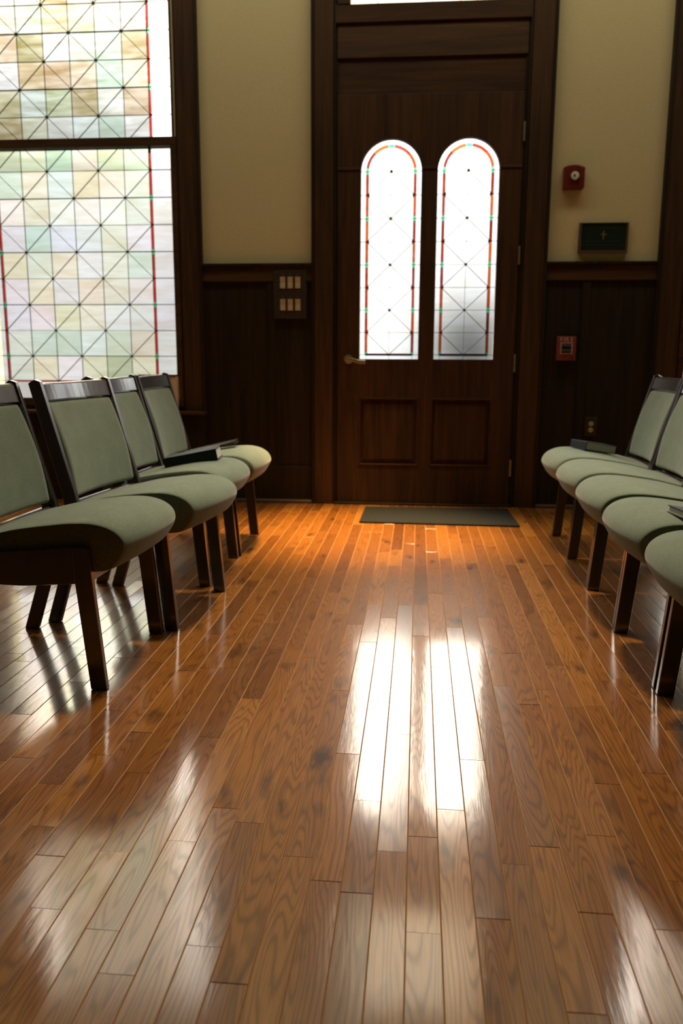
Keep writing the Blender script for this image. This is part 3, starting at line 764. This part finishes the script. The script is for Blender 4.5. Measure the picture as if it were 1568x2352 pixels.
# ------------------------------------------------------------------ chairs
# local frame: +X forward (to the aisle), Y across, origin on the floor between the front feet
def catmull(pts, n):
    out = []
    k = len(pts)
    for i in range(k):
        p0, p1, p2, p3 = pts[(i-1) % k], pts[i], pts[(i+1) % k], pts[(i+2) % k]
        for j in range(n):
            t = j/n
            out.append(tuple(0.5*((2*p1[a]) + (-p0[a]+p2[a])*t + (2*p0[a]-5*p1[a]+4*p2[a]-p3[a])*t*t + (-p0[a]+3*p1[a]-3*p2[a]+p3[a])*t**3) for a in (0, 1)))
    return out
HW = 0.2265     # half width of the seat cushion
def seat_mesh():
    edge = [(-.405,.402),(-.31,.424),(-.22,.445),(-.13,.458),(-.067,.465),(-.007,.465),(.042,.453),(.073,.430),(.081,.402),(.066,.365),(.036,.336),(-.02,.328),(-.12,.328),(-.26,.330),(-.38,.340),(-.415,.368)]
    crown = [(-.405,.405),(-.31,.426),(-.22,.448),(-.13,.467),(-.055,.478),(.015,.480),(.064,.469),(.101,.446),(.118,.414),(.103,.380),(.078,.350),(.010,.328),(-.10,.322),(-.26,.326),(-.38,.338),(-.417,.370)]
    E_, K_ = catmull(edge, 4), catmull(crown, 4)
    n = len(E_); vs = []; fs = []
    rows = [-1.0, -.992, -.975, -.94, -.88, -.78, -.64, -.46, -.24, 0, .24, .46, .64, .78, .88, .94, .975, .992, 1.0]
    cx, cz = -0.15, 0.40
    for v in rows:
        a = abs(v); s = (1 - a**2.4)
        # soft rounding of the seam at the side
        e = max(0, (a - .94)/.06); shr = 1 - 0.055*(1 - math.sqrt(max(0, 1 - e*e)))
        for (pe, pk) in zip(E_, K_):
            x = pe[0] + (pk[0]-pe[0])*s; z = pe[1] + (pk[1]-pe[1])*s
            x = cx + (x-cx)*(1 - (1-shr)*.35) ; z = cz + (z-cz)*shr
            vs.append((x, v*HW, z))
    for i in range(len(rows)-1):
        for j in range(n):
            k = (j+1) % n
            fs.append((i*n+j, i*n+k, (i+1)*n+k, (i+1)*n+j))
    for i, sgn in ((0, 1), (len(rows)-1, -1)):
        c = len(vs); vs.append((cx, rows[i]*HW, cz))
        for j in range(n):
            k = (j+1) % n
            fs.append((c, i*n+k, i*n+j) if sgn > 0 else (c, i*n+j, i*n+k))
    me = bpy.data.meshes.new('seat'); me.from_pydata(vs, [], fs); me.update()
    bm = bmesh.new(); bm.from_mesh(me); bmesh.ops.recalc_face_normals(bm, faces=bm.faces); bm.to_mesh(me); bm.free()
    return me
def uf(z): return -.322 - .275*(z - .424)      # front line of the back posts
def back_mesh():
    zt, zb = .758, .436; hw = .2265; nz, ny = 22, 20
    vs = []; fs = []
    def front(v, t):
        z = zb + (zt-zb)*t; a = abs(v)
        ed = min(1, (1-a)/.05); ev = min(1, t/.04, (1-t)/.035)
        rnd_ = math.sqrt(max(0, 1-(1-ed)**2)) * math.sqrt(max(0, 1-(1-ev)**2))
        bow = -.022*(1-v*v)
        bulge = .014*math.sin(math.pi*t)
        return (uf(z) - .006 + bow + bulge - .020*(1-rnd_), v*hw, z)
    for side in (0, 1):
        for i in range(nz+1):
            t = i/nz; t = .5 - .5*math.cos(math.pi*t)
            for j in range(ny+1):
                v = -math.cos(math.pi*j/ny)
                x, y, z = front(v, t)
                if side: x = uf(z) - .045 - .022*(1-v*v)
                vs.append((x, y, z))
    m = (nz+1)*(ny+1); q = ny+1
    for i in range(nz):
        for j in range(ny):
            a = i*q+j; fs.append((a, a+1, a+q+1, a+q)); fs.append((m+a, m+a+q, m+a+q+1, m+a+1))
    ring = [j for j in range(q)] + [i*q+ny for i in range(1, nz+1)] + [nz*q+j for j in range(ny-1, -1, -1)] + [i*q for i in range(nz-1, 0, -1)]
    for a, b_ in zip(ring, ring[1:]+ring[:1]): fs.append((a, m+a, m+b_, b_))
    me = bpy.data.meshes.new('backrest'); me.from_pydata(vs, [], fs); me.update()
    bm = bmesh.new(); bm.from_mesh(me); bmesh.ops.recalc_face_normals(bm, faces=bm.faces); bm.to_mesh(me); bm.free()
    return me
def curved_rail(name, z0, z1, th, bow, hw, off):
    """wood rail between the posts, bowed backwards in the middle"""
    mb = MB(); n = 14
    for i in range(n+1):
        v = -1 + 2*i/n; b_ = -bow*(1-v*v); y = v*hw
        zt = z1 - .003*(1-v*v)
        mb.v += [(uf(z0)+off+b_, y, z0), (uf(z1)+off+b_+.002, y, zt-.006), (uf(z1)+off+b_-.005, y, zt), (uf(z1)+off+b_-th, y, zt), (uf(z0)+off+b_-th, y, z0)]
    for i in range(n):
        for j in range(5):
            k = (j+1) % 5; mb.f.append((i*5+j, i*5+k, (i+1)*5+k, (i+1)*5+j)); mb.col.append(None)
    mb.f += [(0,1,2,3,4), tuple(n*5+j for j in (4,3,2,1,0))]; mb.col += [None, None]
    me = mb.mesh(name); return me
SY0, SY1 = 0.2285, 0.2485        # side frame thickness span
POST = 0.045
meshes = {
 'seat': seat_mesh(), 'back': back_mesh(),
 'head': curved_rail('head_rail', .762, .822, .024, .020, .2285, -.006),
 'low': curved_rail('lower_back_rail', .385, .425, .022, .012, .2285, -.012),
}
def side_meshes(s):
    a, b_ = (SY0, SY1) if s > 0 else (-SY1, -SY0)
    leg = MB().prism([(-.023, 0), (.023, 0), (-.004, .31), (-.010, .402), (-.056, .402), (-.053, .31)], a, b_).mesh('front_leg')
    post = MB().prism([(-.457, 0), (-.411, 0), (-.356, .17), (-.314, .34), (-.312, .40), (uf(.826), .826), (uf(.826)-.020, .832), (uf(.822)-POST+.002, .819), (-.372, .44), (-.365, .36), (-.404, .16)], a, b_).mesh('back_post')
    rail = MB().prism([(-.052, .300), (-.052, .402), (-.32, .378), (-.33, .292), (-.2, .290)], a+.0015, b_-.0015).mesh('side_rail')
    return leg, post, rail
sm = {1: side_meshes(1), -1: side_meshes(-1)}
apron = MB().prism([(-.040, .300), (-.018, .300), (-.018, .334), (-.040, .334)], -SY0, SY0).mesh('front_rail')
under = MB().box(-.33, -.0405, -.226, .226, .306, .325).mesh('seat_board')

def make_chair(label, group):
    t = tag(empty('upholstered_chair'), label, 'chair', group)
    link('seat', meshes['seat'], M['fabric'], t, smooth=True)
    link('backrest', meshes['back'], M['fabric'], t, smooth=True)
    link('head_rail', meshes['head'], M['chair'], t, .002)
    link('lower_back_rail', meshes['low'], M['chair'], t, .002)
    link('front_rail', apron, M['chair'], t, .002)
    link('seat_board', under, M['chair'], t, .002)
    for s in (1, -1):
        for nm, me in zip(('front_leg', 'back_post', 'side_rail'), sm[s]):
            link(nm, me, M['chair'], t, .0022)
    return t
def copy_tree(o, parent=None):
    c = o.copy(); C.objects.link(c)
    if parent is not None: c.parent = parent
    for ch in list(o.children): copy_tree(ch, c)
    return c

GL, GR = 'sage green chairs in a row along the left of the aisle', 'sage green chairs in a row along the right of the aisle'
proto = make_chair('x', 'x')
def front_pair(near, far):
    """place from the floor points of the near and far front feet"""
    nx, ny = near; fx, fy = far
    cx, cy = (nx+fx)/2, (ny+fy)/2
    return cx, cy, math.atan2(fy-ny, fx-nx)
rows = [
 ('L', (-0.862, 2.070), (-0.854, 2.573), 'nearest sage green upholstered chair of the left row, its whole dark side facing the camera'),
 ('L', (-0.812, 2.585), (-0.760, 3.083), 'second left row chair from the camera, set forward of the others, nothing on its seat'),
 ('L', (-0.838, 3.128), (-0.829, 3.628), 'third left row chair from the camera, thick dark book lying on its green seat'),
 ('L', (-0.822, 3.645), (-0.834, 4.145), 'left row chair nearest the door and window, slim dark book on its seat'),
 ('R', (0.688, 1.716), (0.694, 2.214), 'nearest chair of the right row, cut off by the right edge of the photo'),
 ('R', (0.696, 2.238), (0.698, 2.740), 'second right row chair from the camera, pale paged book lying by its near side'),
 ('R', (0.703, 2.757), (0.711, 3.259), 'middle chair of the five in the right row, nothing on its green seat'),
 ('R', (0.714, 3.274), (0.722, 3.776), 'right row chair just in front of the one holding a closed dark book'),
 ('R', (0.724, 3.791), (0.735, 4.293), 'right row chair nearest the door, closed dark book near its front edge'),
]
chairs = []
for i, (side, nr, fr_, lab) in enumerate(rows):
    o = proto if i == 0 else copy_tree(proto)
    cx, cy, ang = front_pair(nr, fr_)
    o.location = (cx, cy, 0)
    o.rotation_euler = (0, 0, ang - math.pi/2 if side == 'L' else ang + math.pi/2)
    o['label'] = lab; o['group'] = GL if side == 'L' else GR
    chairs.append(o)

# ------------------------------------------------------------------ books
def book(name, L, W, T, loc, rot, label, cover='cover', spine='y'):
    t = tag(empty(name, loc), label, 'book'); t.rotation_euler = rot
    c = MB().box(-L/2, L/2, -W/2, W/2, 0, .003).box(-L/2, L/2, -W/2, W/2, T-.003, T).box(-L/2, L/2 if spine == 'y' else -L/2+.004, -W/2, -W/2+.004 if spine == 'y' else W/2, .003, T-.003)
    c.build('cover', M[cover], t, .0012)
    MB().box(-L/2+.004, L/2-.004, -W/2+.004, W/2-.006, .003, T-.003).build('pages', M['pages'] if cover == 'cover' else M['brown_cover'], t)
    return t
R_ = math.radians
book('hymn_book', .225, .155, .048, (-0.945, 3.42, .4640), (R_(0), R_(-11), R_(6)), 'thick dark teal book with closed cover on third chair of left row')
book('slim_book', .270, .130, .016, (-1.005, 3.93, .4660), (R_(0), R_(-13.5), R_(4)), 'slim dark brown book on the left row seat nearest the door', 'brown_cover')
book('closed_book', .165, .150, .040, (0.850, 4.075, .4690), (R_(0), R_(9), R_(18)), 'closed dark teal book on the right row seat nearest the door', 'cover', 'x')
book('tilted_book', .20, .14, .022, (0.822, 2.33, .4610), (R_(0), R_(9), R_(8)), 'pale paged book on a right row seat, cut by the right photo edge', 'cover', 'y')

# ------------------------------------------------------------------ daylight
w = bpy.data.worlds.new('sky'); scene.world = w; w.use_nodes = True
nt = w.node_tree; nt.nodes.clear()
out = N(nt, 'ShaderNodeOutputWorld'); bg = N(nt, 'ShaderNodeBackground'); nt.links.new(bg.outputs[0], out.inputs[0])
tc = N(nt, 'ShaderNodeTexCoord'); sx = N(nt, 'ShaderNodeSeparateXYZ'); nt.links.new(tc.outputs['Generated'], sx.inputs[0])
mr = N(nt, 'ShaderNodeMapRange'); nt.links.new(sx.outputs[2], mr.inputs[0]); mr.inputs[1].default_value = -0.2; mr.inputs[2].default_value = 0.8
def sp_(z): return (z + 0.2) / 1.0
SKY = [(-0.2, 2.0), (-0.05, 3.6), (0.12, 4.2), (0.20, 5.5), (0.28, 23.0), (0.40, 40.0), (0.62, 55.0)]
rp = ramp(nt, [(sp_(z), (v/76*(.97 if z < .38 else 1.0), v/76*(1.0 if z < .38 else .95), v/76*(.985 if z < .38 else .80))) for z, v in SKY], mr.outputs[0])
nz = N(nt, 'ShaderNodeTexNoise'); nz.inputs['Scale'].default_value = 5; nz.inputs['Detail'].default_value = 2
nt.links.new(tc.outputs['Generated'], nz.inputs['Vector'])
r2 = ramp(nt, [(0.3, (0.82, 0.82, 0.84)), (0.7, (1.12, 1.12, 1.1))], nz.outputs[0])
mx = N(nt, 'ShaderNodeMix', data_type='RGBA', blend_type='MULTIPLY'); mx.inputs[0].default_value = 1
nt.links.new(rp.outputs[0], mx.inputs[6]); nt.links.new(r2.outputs[0], mx.inputs[7])
# a dark tree low in front of the right hand pane
vm = N(nt, 'ShaderNodeVectorMath', operation='DISTANCE'); nt.links.new(tc.outputs['Generated'], vm.inputs[0])
vm.inputs[1].default_value = Vector((0.058, 1, 0.012)).normalized()
tr_ = N(nt, 'ShaderNodeMapRange', interpolation_type='SMOOTHSTEP'); nt.links.new(vm.outputs['Value'], tr_.inputs[0])
tr_.inputs[1].default_value = 0.0; tr_.inputs[2].default_value = 0.115; tr_.inputs[3].default_value = 0.14; tr_.inputs[4].default_value = 1.0
mz = N(nt, 'ShaderNodeMix', data_type='RGBA', blend_type='MULTIPLY'); mz.inputs[0].default_value = 1
nt.links.new(mx.outputs[2], mz.inputs[6]); nt.links.new(tr_.outputs[0], mz.inputs[7])
nt.links.new(mz.outputs[2], bg.inputs[0]); bg.inputs[1].default_value = 76

def portal(x0, x1, z0, z1):
    l = bpy.data.lights.new('daylight_portal', 'AREA'); l.shape = 'RECTANGLE'; l.size = x1-x0; l.size_y = z1-z0
    l.cycles.is_portal = True
    o = bpy.data.objects.new('daylight_portal', l); C.objects.link(o)
    o.location = ((x0+x1)/2, D+.19, (z0+z1)/2); o.rotation_euler = (R_(-90), 0, 0)
portal(WL[0], WL[1], 0.65, 3.8); portal(WR[0], WR[1], 0.65, 3.8); portal(-.37, .45, .9, 2.17); portal(-.43, .505, 2.887, 3.8)

# ------------------------------------------------------------------ lamps of the room
def spot(name, loc, tgt, power, col, ang, blend=1.0, rad=0.08):
    l = bpy.data.lights.new(name, 'SPOT'); l.energy = power; l.color = col; l.spot_size = R_(ang); l.spot_blend = blend; l.shadow_soft_size = rad
    o = bpy.data.objects.new(name, l); C.objects.link(o); o.location = loc
    o.rotation_euler = (Vector(tgt) - Vector(loc)).to_track_quat('-Z', 'Y').to_euler(); return o
spot('downlight', (-.10, 4.30, 4.4), (-.26, 4.30, 0), 4300, (1.0, .62, .24), 25, rad=.2)
spot('downlight', (0.05, 3.8, 4.5), (0.0, 2.9, 0), 820, (1.0, .84, .56), 54, rad=.15)
def area(name, loc, rot, sx_, sy_, power, col):
    l = bpy.data.lights.new(name, 'AREA'); l.shape = 'RECTANGLE'; l.size = sx_; l.size_y = sy_; l.energy = power; l.color = col
    o = bpy.data.objects.new(name, l); C.objects.link(o); o.location = loc; o.rotation_euler = rot; return o
area('wall_washer', (0, 4.0, 4.6), (R_(22), 0, 0), 6.0, 0.5, 56, (1.0, .88, .64))

# ------------------------------------------------------------------ camera
cam = bpy.data.cameras.new('camera'); co = bpy.data.objects.new('camera', cam); C.objects.link(co)
r_ = Vector((0.995743, 0.092075, 0.004329)); u_ = Vector((-0.021175, 0.182787, 0.982925)); f_ = Vector((-0.089712, 0.978831, -0.183958))
m = Matrix(((r_.x, u_.x, -f_.x, 0), (r_.y, u_.y, -f_.y, 0), (r_.z, u_.z, -f_.z, .905), (0, 0, 0, 1)))
co.matrix_world = m
cam.sensor_fit = 'HORIZONTAL'; cam.sensor_width = 24; cam.lens = 24 * 1885.58 / 1568
cam.clip_start = 0.02; cam.clip_end = 60
cam.dof.use_dof = True; cam.dof.focus_distance = 2.0; cam.dof.aperture_fstop = 3.8
scene.camera = co

vs = scene.view_settings
vs.view_transform = 'Standard'; vs.look = 'None'; vs.gamma = 1; vs.exposure = 0; vs.use_curve_mapping = False
cy = scene.cycles
cy.use_denoising = True; cy.max_bounces = 8; cy.transparent_max_bounces = 12; cy.caustics_reflective = False; cy.caustics_refractive = False
cy.sample_clamp_indirect = 6
